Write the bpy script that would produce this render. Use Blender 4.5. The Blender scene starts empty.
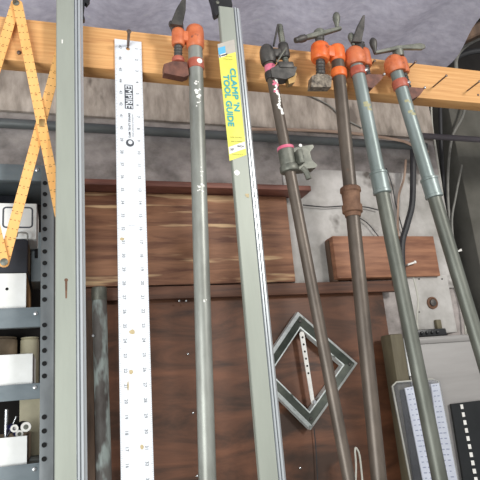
import bpy, bmesh, math, random
from mathutils import Vector as V, Matrix
random.seed(7)
SC = bpy.context.scene
COL = SC.collection
PI = math.pi

# ------------------------------------------------------------------ camera
H = 1.45                       # eye height
F = 560.0
RX = V((0.950648701, -0.298479478, -0.0847174653))
DN = V((-0.000622647251, 0.271209121, -0.962520247))
FW = V((0.31026869, 0.915071371, 0.257638751))
cam_d = bpy.data.cameras.new('camera')
cam = bpy.data.objects.new('camera', cam_d)
COL.objects.link(cam)
cam_d.sensor_width = 36.0
cam_d.lens = F / 480.0 * 36.0
cam_d.clip_start = 0.02
rot = Matrix((RX, -DN, -FW)).transposed()
cam.matrix_world = Matrix.Translation((0, 0, H)) @ rot.to_4x4()
SC.camera = cam

def at(px, py, Y):
    """point of the vertical plane at distance Y seen at a spot of the photograph"""
    d = RX * ((px - 240) / F) + DN * ((py - 240) / F) + FW
    p = d * (Y / d.y)
    return V((p.x, p.y, p.z + H))

# ------------------------------------------------------------------ materials
def lin(c):
    return tuple(((x / 255.0) / 12.92 if x / 255.0 <= 0.04045 else ((x / 255.0 + 0.055) / 1.055) ** 2.4) for x in c)

def mat(name, c1, c2=None, scale=20.0, stretch=(1, 1, 1), rough=0.6, metal=0.0, bump=0.0, c3=None, spots=0.0,
        spot_scale=60.0, detail=6.0, lo=0.35, hi=0.65, spec=0.5, spot_stretch=(1, 1, 1), dist=0.0):
    m = bpy.data.materials.new(name)
    m.use_nodes = True
    nt = m.node_tree
    b = nt.nodes['Principled BSDF']
    b.inputs['Roughness'].default_value = rough
    b.inputs['Metallic'].default_value = metal
    b.inputs['Specular IOR Level'].default_value = spec
    col1 = lin(c1) + (1,)
    if c2 is None:
        b.inputs['Base Color'].default_value = col1
        return m
    tc = nt.nodes.new('ShaderNodeTexCoord')
    mp = nt.nodes.new('ShaderNodeMapping')
    mp.inputs['Scale'].default_value = stretch
    nt.links.new(tc.outputs['Object'], mp.inputs['Vector'])
    nz = nt.nodes.new('ShaderNodeTexNoise')
    nz.inputs['Scale'].default_value = scale
    nz.inputs['Detail'].default_value = detail
    nz.inputs['Roughness'].default_value = 0.62
    nz.inputs['Distortion'].default_value = dist
    nt.links.new(mp.outputs['Vector'], nz.inputs['Vector'])
    cr = nt.nodes.new('ShaderNodeValToRGB')
    cr.color_ramp.elements[0].position = lo
    cr.color_ramp.elements[0].color = col1
    cr.color_ramp.elements[1].position = hi
    cr.color_ramp.elements[1].color = lin(c2) + (1,)
    nt.links.new(nz.outputs['Fac'], cr.inputs['Fac'])
    out = cr.outputs['Color']
    if c3 is not None:
        mp2 = nt.nodes.new('ShaderNodeMapping')
        mp2.inputs['Scale'].default_value = spot_stretch
        mp2.inputs['Location'].default_value = (3.1, 1.7, 5.3)
        nt.links.new(tc.outputs['Object'], mp2.inputs['Vector'])
        n2 = nt.nodes.new('ShaderNodeTexNoise')
        n2.inputs['Scale'].default_value = spot_scale
        n2.inputs['Detail'].default_value = 4
        nt.links.new(mp2.outputs['Vector'], n2.inputs['Vector'])
        r2 = nt.nodes.new('ShaderNodeValToRGB')
        r2.color_ramp.elements[0].position = 0.66 - spots
        r2.color_ramp.elements[0].color = (0, 0, 0, 1)
        r2.color_ramp.elements[1].position = 0.74 - spots
        r2.color_ramp.elements[1].color = (1, 1, 1, 1)
        nt.links.new(n2.outputs['Fac'], r2.inputs['Fac'])
        mx = nt.nodes.new('ShaderNodeMix')
        mx.data_type = 'RGBA'
        nt.links.new(r2.outputs['Color'], mx.inputs['Factor'])
        nt.links.new(out, mx.inputs['A'])
        mx.inputs['B'].default_value = lin(c3) + (1,)
        out = mx.outputs['Result']
    nt.links.new(out, b.inputs['Base Color'])
    if bump > 0:
        bp = nt.nodes.new('ShaderNodeBump')
        bp.inputs['Strength'].default_value = bump
        bp.inputs['Distance'].default_value = 0.004
        nt.links.new(nz.outputs['Fac'], bp.inputs['Height'])
        nt.links.new(bp.outputs['Normal'], b.inputs['Normal'])
    return m

M = {}
M['beam'] = mat('pine_beam', (204, 148, 90), (227, 175, 115), 9, (0.7, 6, 26), 0.65, 0, 0.12, (190, 132, 80), 0.03, 5, spot_stretch=(1, 4, 14))
M['ceiling'] = mat('ceiling_sheet_felt', (198, 194, 210), (226, 222, 236), 60, (0.5, 1, 1), 0.8, 0, 0.35, (222, 220, 228), 0.0, 90, spot_stretch=(0.35, 1, 1))
M['wall'] = mat('dusty_cement', (112, 106, 102), (184, 175, 171), 9, (1, 1, 1.3), 0.9, 0, 0.3, (78, 72, 68), 0.02, 7, spot_stretch=(1, 1, 1.4))
M['plaster'] = mat('pale_cement', (156, 152, 146), (206, 202, 198), 7, (1, 1, 1), 0.9, 0, 0.35, (104, 98, 92), 0.03, 9)
M['panel'] = mat('weathered_fibreboard', (138, 127, 117), (186, 174, 163), 10, (3, 1, 1), 0.9, 0, 0.3, (112, 102, 94), 0.04, 8, spot_stretch=(2, 1, 1))
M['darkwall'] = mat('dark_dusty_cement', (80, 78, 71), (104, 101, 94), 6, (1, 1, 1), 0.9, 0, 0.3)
M['recess_shade'] = mat('recess_shade_black', (26, 23, 22), (40, 36, 34), 8, rough=0.95)  # near-black base colour stands in for the shade inside the gaps
M['ply'] = mat('red_brown_plywood', (96, 58, 40), (158, 112, 82), 6, (0.7, 1, 7), 0.6, 0, 0.15, (206, 172, 132), 0.06, 5, spot_stretch=(0.7, 1, 8), dist=0.6)
M['plydark'] = mat('dark_stained_plywood', (60, 39, 26), (122, 78, 54), 5, (0.8, 1, 3.2), 0.55, 0, 0.12, (40, 26, 22), 0.03, 5, spot_stretch=(0.6, 1, 3), dist=0.8)
M['rail'] = mat('dark_rail_wood', (70, 44, 32), (112, 74, 54), 8, (0.6, 2, 10), 0.6, 0, 0.15)
M['ledge'] = mat('reddish_ledge_wood', (98, 58, 48), (136, 88, 74), 10, (0.6, 2, 10), 0.6, 0, 0.15)
M['lath'] = mat('brown_lath', (78, 60, 48), (112, 88, 70), 12, (4, 2, 0.6), 0.7, 0, 0.2)
M['block'] = mat('red_wood_block', (124, 80, 58), (166, 116, 86), 10, (0.8, 2, 8), 0.6, 0, 0.15, (84, 48, 38), 0.0, 9)
M['conduit'] = mat('grey_conduit', (88, 92, 92), (112, 116, 116), 16, (0.4, 1, 1), 0.5, 0.2, 0.1)
M['dconduit'] = mat('purple_grey_conduit', (88, 82, 88), (108, 102, 106), 16, (0.4, 1, 1), 0.5, 0.1, 0.1)
M['tan'] = mat('tan_cable', (188, 158, 138), (206, 178, 158), 20, rough=0.6)
M['blackcable'] = mat('black_rubber', (38, 38, 40), (54, 54, 56), 30, rough=0.5)
M['greycable'] = mat('grey_cable', (112, 110, 104), (138, 136, 130), 30, rough=0.5)
M['whitecable'] = mat('white_cable', (178, 176, 164), (200, 198, 188), 30, rough=0.5)
M['galv'] = mat('grey_galvanised_pipe', (130, 131, 124), (158, 160, 153), 26, (1, 1, 0.35), 0.42, 0.35, 0.1, (196, 198, 196), -0.03, 40, spot_stretch=(1, 1, 0.4))
M['galv_blue'] = mat('blue_grey_galvanised_pipe', (116, 126, 122), (146, 156, 154), 22, (1, 1, 0.3), 0.42, 0.35, 0.1, (96, 98, 88), 0.0, 14, spot_stretch=(1, 1, 0.4))
M['patina'] = mat('yellowish_residue', (158, 154, 118), (172, 166, 130), 40, rough=0.6)
M['galv_shaded'] = mat('shaded_green_grey_pipe', (88, 90, 82), (113, 115, 106), 26, (1, 1, 0.35), 0.45, 0.3, 0.1)  # green-grey pipe, with the light falloff at lower right darkened into its colour
M['blackpipe'] = mat('dark_steel_pipe', (80, 71, 63), (108, 97, 87), 26, (1, 1, 0.4), 0.42, 0.3, 0.1, (120, 82, 60), -0.06, 40)
M['castdark'] = mat('dark_cast_iron', (62, 60, 58), (92, 88, 84), 50, rough=0.5, metal=0.4, bump=0.2)
M['castgrey'] = mat('grey_cast_iron', (92, 94, 86), (124, 124, 114), 50, rough=0.5, metal=0.4, bump=0.2)
M['orange'] = mat('orange_paint', (214, 92, 34), (232, 118, 56), 60, rough=0.45, bump=0.08, c3=(150, 70, 40), spots=0.0, spot_scale=70)
M['orange_faded'] = mat('faded_orange_paint', (190, 98, 58), (214, 122, 78), 50, rough=0.5, bump=0.1, c3=(126, 76, 60), spots=0.04, spot_scale=60)
M['redring'] = mat('dull_red_paint', (158, 76, 58), (186, 104, 84), 60, rough=0.5, bump=0.1)
M['padbrown'] = mat('rusty_brown_iron', (88, 58, 50), (124, 82, 68), 60, rough=0.6, metal=0.2, bump=0.2)
M['rust'] = mat('rust', (94, 66, 50), (132, 98, 76), 50, rough=0.7, metal=0.2, bump=0.2)
M['padgrey'] = mat('speckled_iron_pad', (62, 54, 46), (150, 138, 122), 110, rough=0.6, metal=0.2, bump=0.2)
M['brass'] = mat('worn_brass', (150, 118, 72), (176, 146, 98), 40, rough=0.45, metal=0.6)
M['whitestrip'] = mat('bright_white_strip', (240, 240, 240), None, rough=0.5)
M['whitepaint'] = mat('white_paint', (226, 222, 216), (240, 238, 232), 40, rough=0.6)
M['pink'] = mat('pink_paint', (206, 92, 122), (226, 132, 152), 60, rough=0.6)
M['chrome'] = mat('bright_steel', (190, 192, 194), (210, 212, 214), 40, rough=0.25, metal=0.8)
M['nail'] = mat('dark_nail_steel', (92, 78, 70), (122, 106, 96), 80, rough=0.45, metal=0.5)
M['alu'] = mat('dull_aluminium', (150, 154, 144), (164, 168, 157), 14, (1, 1, 0.15), 0.5, 0.25, 0.03, (180, 180, 168), -0.06, 12)
M['alu_edge'] = mat('bright_aluminium', (188, 192, 194), (206, 210, 212), 10, (1, 1, 0.1), 0.32, 0.5)
M['blackplastic'] = mat('black_plastic', (24, 24, 26), (34, 34, 36), 40, rough=0.4)
M['ruler'] = mat('satin_aluminium_blade', (214, 217, 222), (228, 230, 234), 10, (1, 1, 0.1), 0.5, 0.05, 0.02, (196, 190, 170), -0.11, 30)
M['ink'] = mat('grey_ink', (120, 122, 126), None, rough=0.7)
M['inkdark'] = mat('dark_ink', (72, 74, 80), None, rough=0.7)
M['stain'] = mat('tan_spot', (176, 158, 122), (196, 178, 140), 60, rough=0.8)
M['yellow'] = mat('yellow_label', (220, 214, 84), (228, 222, 104), 30, rough=0.5)
M['teal'] = mat('teal_ink', (66, 168, 172), None, rough=0.6)
M['bluepatch'] = mat('light_blue_ink', (96, 178, 218), None, rough=0.6)
M['olive_ink'] = mat('olive_ink', (120, 118, 44), None, rough=0.7)
M['tape'] = mat('old_tape', (178, 172, 164), (190, 182, 170), 40, rough=0.6)
M['rule'] = mat('orange_yellow_rule', (230, 168, 94), (242, 188, 116), 18, (1, 1, 0.4), 0.5, 0, 0.03)
M['rule_ink'] = mat('brown_ink', (112, 76, 46), None, rough=0.7)
M['steelgrey'] = mat('slotted_grey_steel', (98, 102, 104), (118, 122, 124), 22, (1, 1, 0.5), 0.5, 0.25, 0.08, (140, 144, 146), -0.04, 40)
M['bluegrey'] = mat('blue_grey_steel', (106, 116, 121), (126, 135, 140), 16, (0.5, 1, 1), 0.5, 0.15, 0.05, (96, 104, 112), -0.02, 20)
M['hole'] = mat('hole_dark', (16, 16, 17), None, rough=0.95)
M['whitebox'] = mat('white_board', (222, 222, 218), (234, 234, 232), 20, rough=0.7, c3=(202, 200, 192), spots=-0.03, spot_scale=22)
M['cardboard'] = mat('brown_cardboard', (154, 118, 78), (172, 136, 94), 30, rough=0.8)
M['kraft'] = mat('dull_brown_cardboard', (112, 96, 78), (134, 118, 98), 26, rough=0.85)
M['black'] = mat('matt_black_case', (28, 30, 36), (40, 42, 50), 30, rough=0.45)
M['beige'] = mat('beige_tube', (190, 182, 154), (204, 196, 168), 30, rough=0.6)
M['olive'] = mat('olive_grey_wood', (88, 80, 62), (112, 104, 82), 12, (4, 2, 0.5), 0.7, 0, 0.15)
M['cabinet'] = mat('grey_beige_enamel', (140, 136, 133), (152, 148, 145), 8, (0.4, 1, 3), 0.45, 0.0, 0.03)
M['greenpaint'] = mat('dark_green_grey_paint', (50, 56, 49), (72, 77, 68), 40, rough=0.45, metal=0.3, bump=0.1)
M['baresteel'] = mat('worn_bright_steel', (196, 202, 200), (226, 232, 230), 40, rough=0.35, metal=0.15, c3=(92, 96, 88), spots=0.03, spot_scale=30)
M['barkpipe'] = mat('rusted_galvanised', (74, 66, 62), (116, 114, 110), 26, (1, 1, 0.35), 0.6, 0.1, 0.3, (160, 170, 166), 0.13, 26, spot_stretch=(1, 1, 0.35))
M['film'] = mat('black_strip', (22, 24, 25), (30, 32, 33), 30, rough=0.35)
M['paper'] = mat('printed_paper', (214, 216, 226), (228, 230, 238), 30, rough=0.6)
M['blueink'] = mat('pale_blue_grey_ink', (150, 156, 180), None, rough=0.7)
M['floor'] = mat('concrete_floor', (104, 100, 95), (128, 124, 118), 6, rough=0.9, bump=0.1)
M['ledblue'] = mat('dark_blue_plastic', (40, 40, 96), (52, 52, 120), 30, rough=0.4)

def make_translucent(m, fac):
    nt = m.node_tree
    b = nt.nodes['Principled BSDF']
    out = nt.nodes['Material Output']
    tr = nt.nodes.new('ShaderNodeBsdfTranslucent')
    src = b.inputs['Base Color'].links[0].from_socket
    nt.links.new(src, tr.inputs['Color'])
    nt.links.new(b.inputs['Normal'].links[0].from_socket, tr.inputs['Normal'])
    mx = nt.nodes.new('ShaderNodeMixShader')
    mx.inputs['Fac'].default_value = fac
    nt.links.new(b.outputs['BSDF'], mx.inputs[1])
    nt.links.new(tr.outputs['BSDF'], mx.inputs[2])
    nt.links.new(mx.outputs['Shader'], out.inputs['Surface'])
make_translucent(M['ceiling'], 0.5)

def clear_plastic():
    m = bpy.data.materials.new('clear_plastic')
    m.use_nodes = True
    nt = m.node_tree
    nt.nodes.remove(nt.nodes['Principled BSDF'])
    tr = nt.nodes.new('ShaderNodeBsdfTransparent')
    tr.inputs['Color'].default_value = (0.93, 0.94, 0.96, 1)
    gl = nt.nodes.new('ShaderNodeBsdfPrincipled')
    gl.inputs['Base Color'].default_value = (0.55, 0.56, 0.6, 1)
    gl.inputs['Roughness'].default_value = 0.25
    mx = nt.nodes.new('ShaderNodeMixShader')
    tc = nt.nodes.new('ShaderNodeTexCoord')
    nz = nt.nodes.new('ShaderNodeTexNoise')
    nz.inputs['Scale'].default_value = 14
    mr = nt.nodes.new('ShaderNodeMapRange')
    mr.inputs['To Min'].default_value = 0.04
    mr.inputs['To Max'].default_value = 0.17
    nt.links.new(tc.outputs['Object'], nz.inputs['Vector'])
    nt.links.new(nz.outputs['Fac'], mr.inputs['Value'])
    nt.links.new(mr.outputs['Result'], mx.inputs['Fac'])
    nt.links.new(tr.outputs['BSDF'], mx.inputs[1])
    nt.links.new(gl.outputs['BSDF'], mx.inputs[2])
    nt.links.new(mx.outputs['Shader'], nt.nodes['Material Output'].inputs['Surface'])
    return m
M['clear'] = clear_plastic()

# ------------------------------------------------------------------ mesh builder
class MB:
    def __init__(s):
        s.v, s.f, s.m = [], [], []
        s.mats = []
        s.cur = None
    def use(s, key):
        if key not in s.mats:
            s.mats.append(key)
        s.cur = s.mats.index(key)
        return s
    def add(s, vs, fs):
        o = len(s.v)
        s.v += [V(p) for p in vs]
        for f in fs:
            s.f.append(tuple(i + o for i in f))
            s.m.append(s.cur or 0)
        return s
    def box(s, c, size, X=V((1, 0, 0)), Y=V((0, 1, 0)), Z=V((0, 0, 1)), bev=0.0015):
        """box about c with half axes along X, Y, Z"""
        c = V(c)
        bm = bmesh.new()
        bmesh.ops.create_cube(bm, size=1.0)
        for v in bm.verts:
            v.co = V((v.co.x * size[0], v.co.y * size[1], v.co.z * size[2]))
        if bev > 0:
            bmesh.ops.bevel(bm, geom=list(bm.edges), offset=min(bev, min(size) * 0.45), segments=2, affect='EDGES', profile=0.5)
        bm.verts.index_update()
        vs = [c + X * v.co.x + Y * v.co.y + Z * v.co.z for v in bm.verts]
        fs = [tuple(v.index for v in f.verts) for f in bm.faces]
        bm.free()
        return s.add(vs, fs)
    def span(s, lo, hi, bev=0.0015):
        lo, hi = V(lo), V(hi)
        return s.box((lo + hi) / 2, (abs(hi.x - lo.x), abs(hi.y - lo.y), abs(hi.z - lo.z)), bev=bev)
    def lathe(s, a, d, prof, seg=24, sx=1.0, ref=None):
        """profile [(t, r)] along direction d from a"""
        a = V(a)
        d = V(d).normalized()
        r0 = V(ref) if ref is not None else (V((0, -1, 0)) if abs(d.y) < 0.9 else V((1, 0, 0)))
        u = (r0 - d * r0.dot(d)).normalized()
        w = d.cross(u)
        vs, fs = [], []
        for t, r in prof:
            for k in range(seg):
                an = 2 * PI * k / seg
                vs.append(a + d * t + u * (math.cos(an) * r) + w * (math.sin(an) * r * sx))
        n = len(prof)
        for i in range(n - 1):
            for k in range(seg):
                k2 = (k + 1) % seg
                fs.append((i * seg + k, i * seg + k2, (i + 1) * seg + k2, (i + 1) * seg + k))
        fs.append(tuple(reversed(range(seg))))
        fs.append(tuple(range((n - 1) * seg, n * seg)))
        return s.add(vs, fs)
    def cyl(s, a, b, r, r2=None, seg=24, bev=0.001):
        a, b = V(a), V(b)
        L = (b - a).length
        r2 = r if r2 is None else r2
        e = min(bev, L * 0.3, r * 0.5, r2 * 0.5)
        return s.lathe(a, b - a, [(0, r - e), (e, r), (L - e, r2), (L, r2 - e)], seg)
    def sleeve(s, a, b, r, seg=24):
        """rounded casting boss"""
        a, b = V(a), V(b)
        L = (b - a).length
        return s.lathe(a, b - a, [(0, r * 0.8), (L * 0.06, r * 0.93), (L * 0.2, r), (L * 0.8, r), (L * 0.94, r * 0.95), (L, r * 0.84)], seg)
    def dome(s, a, b, r, seg=24):
        a, b = V(a), V(b)
        L = (b - a).length
        return s.lathe(a, b - a, [(0, r * 0.25), (L * 0.05, r * 0.5), (L * 0.16, r * 0.75), (L * 0.34, r * 0.94), (L * 0.55, r), (L * 0.88, r * 0.98), (L, r * 0.86)], seg)
    def tube(s, pts, r, seg=10, smooth=True):
        pts = [V(p) for p in pts]
        if smooth and len(pts) > 2:
            q = []
            for i in range(len(pts) - 1):
                p0 = pts[max(i - 1, 0)]; p1 = pts[i]; p2 = pts[i + 1]; p3 = pts[min(i + 2, len(pts) - 1)]
                for k in range(6):
                    t = k / 6.0
                    q.append(0.5 * ((2 * p1) + (p2 - p0) * t + (2 * p0 - 5 * p1 + 4 * p2 - p3) * t * t + (-p0 + 3 * p1 - 3 * p2 + p3) * t ** 3))
            q.append(pts[-1])
            pts = q
        vs, fs = [], []
        n = len(pts)
        u = None
        for i, p in enumerate(pts):
            d = (pts[min(i + 1, n - 1)] - pts[max(i - 1, 0)]).normalized()
            if u is None:
                rr = V((0, -1, 0)) if abs(d.y) < 0.9 else V((1, 0, 0))
                u = rr
            u = (u - d * u.dot(d)).normalized()
            w = d.cross(u)
            rad = r[i * len(r) // n] if isinstance(r, (list, tuple)) else r
            for k in range(seg):
                an = 2 * PI * k / seg
                vs.append(p + u * (math.cos(an) * rad) + w * (math.sin(an) * rad))
        for i in range(n - 1):
            for k in range(seg):
                k2 = (k + 1) % seg
                fs.append((i * seg + k, i * seg + k2, (i + 1) * seg + k2, (i + 1) * seg + k))
        fs.append(tuple(reversed(range(seg))))
        fs.append(tuple(range((n - 1) * seg, n * seg)))
        return s.add(vs, fs)
    def prism(s, loop, d):
        """loop of 3D points extruded by vector d"""
        n = len(loop)
        d = V(d)
        vs = [V(p) for p in loop] + [V(p) + d for p in loop]
        fs = [tuple(range(n)), tuple(reversed(range(n, 2 * n)))]
        for i in range(n):
            j = (i + 1) % n
            fs.append((j, i, i + n, j + n))
        return s.add(vs, fs)
    def hexbar(s, a, b, wa, wb, X, Y):
        """tapered bar from a to b, (width, thick) at each end along X, Y"""
        a, b = V(a), V(b)
        vs = []
        for p, (w, t) in ((a, wa), (b, wb)):
            c = min(w, t) * 0.3
            for x, y in ((-w, -t + c), (-w + c, -t), (w - c, -t), (w, -t + c), (w, t - c), (w - c, t), (-w + c, t), (-w, t - c)):
                vs.append(p + X * x + Y * y)
        fs = [tuple(reversed(range(8))), tuple(range(8, 16))]
        for i in range(8):
            j = (i + 1) % 8
            fs.append((i, j, j + 8, i + 8))
        return s.add(vs, fs)
    def build(s, name, parent=None, sharp=35, key=None):
        me = bpy.data.meshes.new(name)
        off = V((0, 0, 0))
        p = parent
        while p is not None:
            off += p.location
            p = p.parent
        loc = V((0, 0, 0))
        if parent is None:
            lo = V((min(v.x for v in s.v), min(v.y for v in s.v), min(v.z for v in s.v)))
            hi = V((max(v.x for v in s.v), max(v.y for v in s.v), max(v.z for v in s.v)))
            loc = V(((lo.x + hi.x) / 2, (lo.y + hi.y) / 2, lo.z))
        me.from_pydata([tuple(v - off - loc) for v in s.v], [], s.f)
        for k in (s.mats or [key]):
            me.materials.append(M[k])
        me.polygons.foreach_set('material_index', s.m)
        bm = bmesh.new(); bm.from_mesh(me)
        if not getattr(s, 'flat', False):
            bmesh.ops.recalc_face_normals(bm, faces=list(bm.faces))
        bm.to_mesh(me); bm.free()
        me.polygons.foreach_set('use_smooth', [not getattr(s, 'flat', False)] * len(me.polygons))
        me.set_sharp_from_angle(angle=math.radians(sharp))
        me.update()
        o = bpy.data.objects.new(name, me)
        o.location = loc
        COL.objects.link(o)
        if parent is not None:
            o.parent = parent
        return o

def mb(key):
    return MB().use(key)

def thing(name, label, cat, loc, group=None):
    o = bpy.data.objects.new(name, None)
    o.empty_display_size = 0.03
    o.location = loc
    COL.objects.link(o)
    return tag(o, label, cat, group)

def tag(o, label, cat, group=None):
    o['label'] = label
    o['category'] = cat
    if group:
        o['group'] = group
    return o

def struct(o):
    o['kind'] = 'structure'
    return o

_txt = {}
def text_geo(s, bold=False):
    k = (s, bold)
    if k in _txt:
        return _txt[k]
    cu = bpy.data.curves.new('lettering', 'FONT')
    cu.body = s
    cu.size = 1.0
    cu.resolution_u = 3
    if bold:
        cu.offset = bold
    ob = bpy.data.objects.new('lettering', cu)
    COL.objects.link(ob)
    dg = bpy.context.evaluated_depsgraph_get()
    me = bpy.data.meshes.new_from_object(ob.evaluated_get(dg))
    vs = [v.co.copy() for v in me.vertices]
    fs = [tuple(p.vertices) for p in me.polygons]
    bpy.data.objects.remove(ob); bpy.data.curves.remove(cu); bpy.data.meshes.remove(me)
    _txt[k] = (vs, fs)
    return _txt[k]

def put_text(m, s, org, X, Y, height, length=None, bold=False, center=True):
    """flat lettering whose baseline runs along X and whose capitals are `height` tall"""
    vs, fs = text_geo(s, bold)
    x0 = min(v.x for v in vs); x1 = max(v.x for v in vs); y0 = min(v.y for v in vs); y1 = max(v.y for v in vs)
    sy = height / (y1 - y0)
    sx = sy if length is None else length / (x1 - x0)
    cx, cy = ((x0 + x1) / 2, (y0 + y1) / 2) if center else (x0, y0)
    m.add([V(org) + X * ((v.x - cx) * sx) + Y * ((v.y - cy) * sy) for v in vs], fs)

EX, EY, EZ = V((1, 0, 0)), V((0, 1, 0)), V((0, 0, 1))
YB = 1.0            # front face of the beam
YW = 1.30           # cement wall

# ------------------------------------------------------------------ setting
def slab(name, lo, hi, key, bev=0.0):
    return struct(mb(key).span(lo, hi, bev).build(name))

slab('floor', (-2.2, -2.2, -0.05), (2.6, 1.7, 0.0), 'floor')
XR = 1.085          # where the cement wall ends on the right
slab('wall_back', (-0.9, YW, 0.0), (XR, YW + 0.1, H + 0.95), 'wall')
zc = at(200, 121, YW).z
slab('wall_upper_panel', (-0.9, YW - 0.012, zc - 0.012), (XR, YW - 0.0005, H + 0.95), 'panel', 0.002)
bpy.data.objects['wall_upper_panel'].name = 'trim_1'
pz0 = at(350, 284, YW).z
o = slab('trim_2', (at(288, 230, YW).x, YW - 0.006, pz0 - 0.02), (XR - 0.003, YW - 0.0005, at(360, 172, YW).z), 'plaster', 0.002)
slab('wall_recess', (XR - 0.02, 1.46, 0.0), (2.6, 1.5, H + 1.4), 'recess_shade')
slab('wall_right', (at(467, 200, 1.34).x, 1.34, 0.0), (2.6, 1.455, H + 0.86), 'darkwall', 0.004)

# ceiling: a sagging sheet that climbs from the wall towards the yard
def ceiling():
    nx, ny = 90, 40
    vs, fs = [], []
    x0, x1, y0, y1 = -1.3, 1.088, 0.5, YW + 0.02
    for j in range(ny + 1):
        for i in range(nx + 1):
            x = x0 + (x1 - x0) * i / nx
            y = y0 + (y1 - y0) * j / ny
            z = H + 0.86 + (YW - y) * 0.2
            t = x * 0.95 + (y - 1.1) * 0.2
            z += 0.013 * math.sin(t * 28.0 + 0.6) + 0.005 * math.sin(t * 31 + 2 + y * 3) + 0.003 * math.sin(x * 12 + y * 25)
            xe = x + (0.012 * math.sin(y * 23) if i == nx else 0)
            vs.append((xe, y, z))
    for j in range(ny):
        for i in range(nx):
            a = j * (nx + 1) + i
            fs.append((a, a + 1, a + nx + 2, a + nx + 1))
    m = mb('ceiling').add(vs, fs)
    o = m.build('ceiling', sharp=80)
    return struct(o)
ceiling()
slab('ceiling_void', (XR + 0.03, 0.3, H + 1.36), (2.6, 1.5, H + 1.4), 'recess_shade')
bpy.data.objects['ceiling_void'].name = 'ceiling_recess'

# the beam the tools hang from
zt, zb = at(250, 45, YB).z, at(250, 84, YB).z
zt, zb = H + 0.727, H + 0.633
mb('beam').span((-0.75, YB, zb), (1.75, YB + 0.038, zt), 0.003).build('roof_beam')
beam = bpy.data.objects['roof_beam']
beam.name = 'beam'
tag(beam, 'long orange-tan pine beam running across above all the hanging tools', 'beam')

# pieces of the back wall
lz1, lz0 = at(200, 182, 1.235).z, at(200, 187.5, 1.235).z
tag(mb('ledge').span((at(60, 184, 1.235).x, 1.235, lz0), (at(311, 187, 1.235).x, YW - 0.001, lz1), 0.002).build('ledge'),
    'thin reddish wooden ledge board fixed along the cement wall above the plywood', 'ledge')
YP = 1.28
tag(mb('ply').span((at(60, 240, YP).x, YP, at(200, 284, YP).z), (at(291, 240, YP).x, YW - 0.001, lz0 - 0.001), 0.001).build('plywood_panel'),
    'reddish brown plywood panel with pale grain streaks just under the ledge', 'panel')
rz1, rz0 = at(250, 284, 1.262).z, at(250, 296, 1.262).z
tag(mb('rail').span((at(60, 290, 1.262).x, 1.262, rz0), (at(398, 284, 1.262).x, YP - 0.001, rz1), 0.002).build('wall_rail'),
    'narrow dark wooden rail running between upper plywood and darker lower panel', 'rail')
tag(mb('plydark').span((at(60, 400, YP).x, YP, 0.35), (at(404, 338, 1.22).x - 0.003, YW - 0.001, at(200, 290, YP).z), 0.001).build('lower_panel'),
    'large dark brown plywood panel behind the square metal frame', 'panel')
tag(mb('block').span((at(334, 250, 1.25).x, 1.25, at(390, 277, 1.25).z), (at(436, 250, 1.25).x, YW - 0.007, at(390, 236, 1.25).z), 0.002).build('wood_block'),
    'short red-brown wood board fixed on pale cement behind the right pipes', 'board')
# dark strip drawn for the shadow at the block's dark left end
tag(mb('lath').span((at(331, 250, 1.262).x, 1.27, at(333, 283, 1.27).z), (at(336, 250, 1.262).x, YW - 0.007, at(333, 240, 1.27).z), 0.001).build('shadow_strip'),
    'narrow dark upright strip standing for shadow at left end of red-brown wood board', 'strip')

# screws in the panel
for (px, py, lab) in ((179, 301, 'left screw of the bright pair at the dark rail, left of grey pipe'), (186, 301, 'right screw of the bright pair at the dark rail, beside grey pipe'),
                      (188, 354, 'tiny bright screw in dark panel, first below the rail left of grey pipe'), (193, 413, 'tiny bright screw in dark panel, second below the rail left of grey pipe'),
                      (197, 476, 'tiny bright screw in dark panel, lowest one left of grey pipe'), (300, 468, 'tiny tan screw in dark panel below the square metal frame')):
    Y = 1.262 if py < 310 else YP
    p = at(px, py, Y)
    tag(mb('chrome').lathe(p, -EY, [(0, 0.0022), (0.001, 0.0026), (0.002, 0.0022), (0.0026, 0.001)], 12).build('wood_screw'), lab, 'screw', 'screws in the wall boards')

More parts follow.
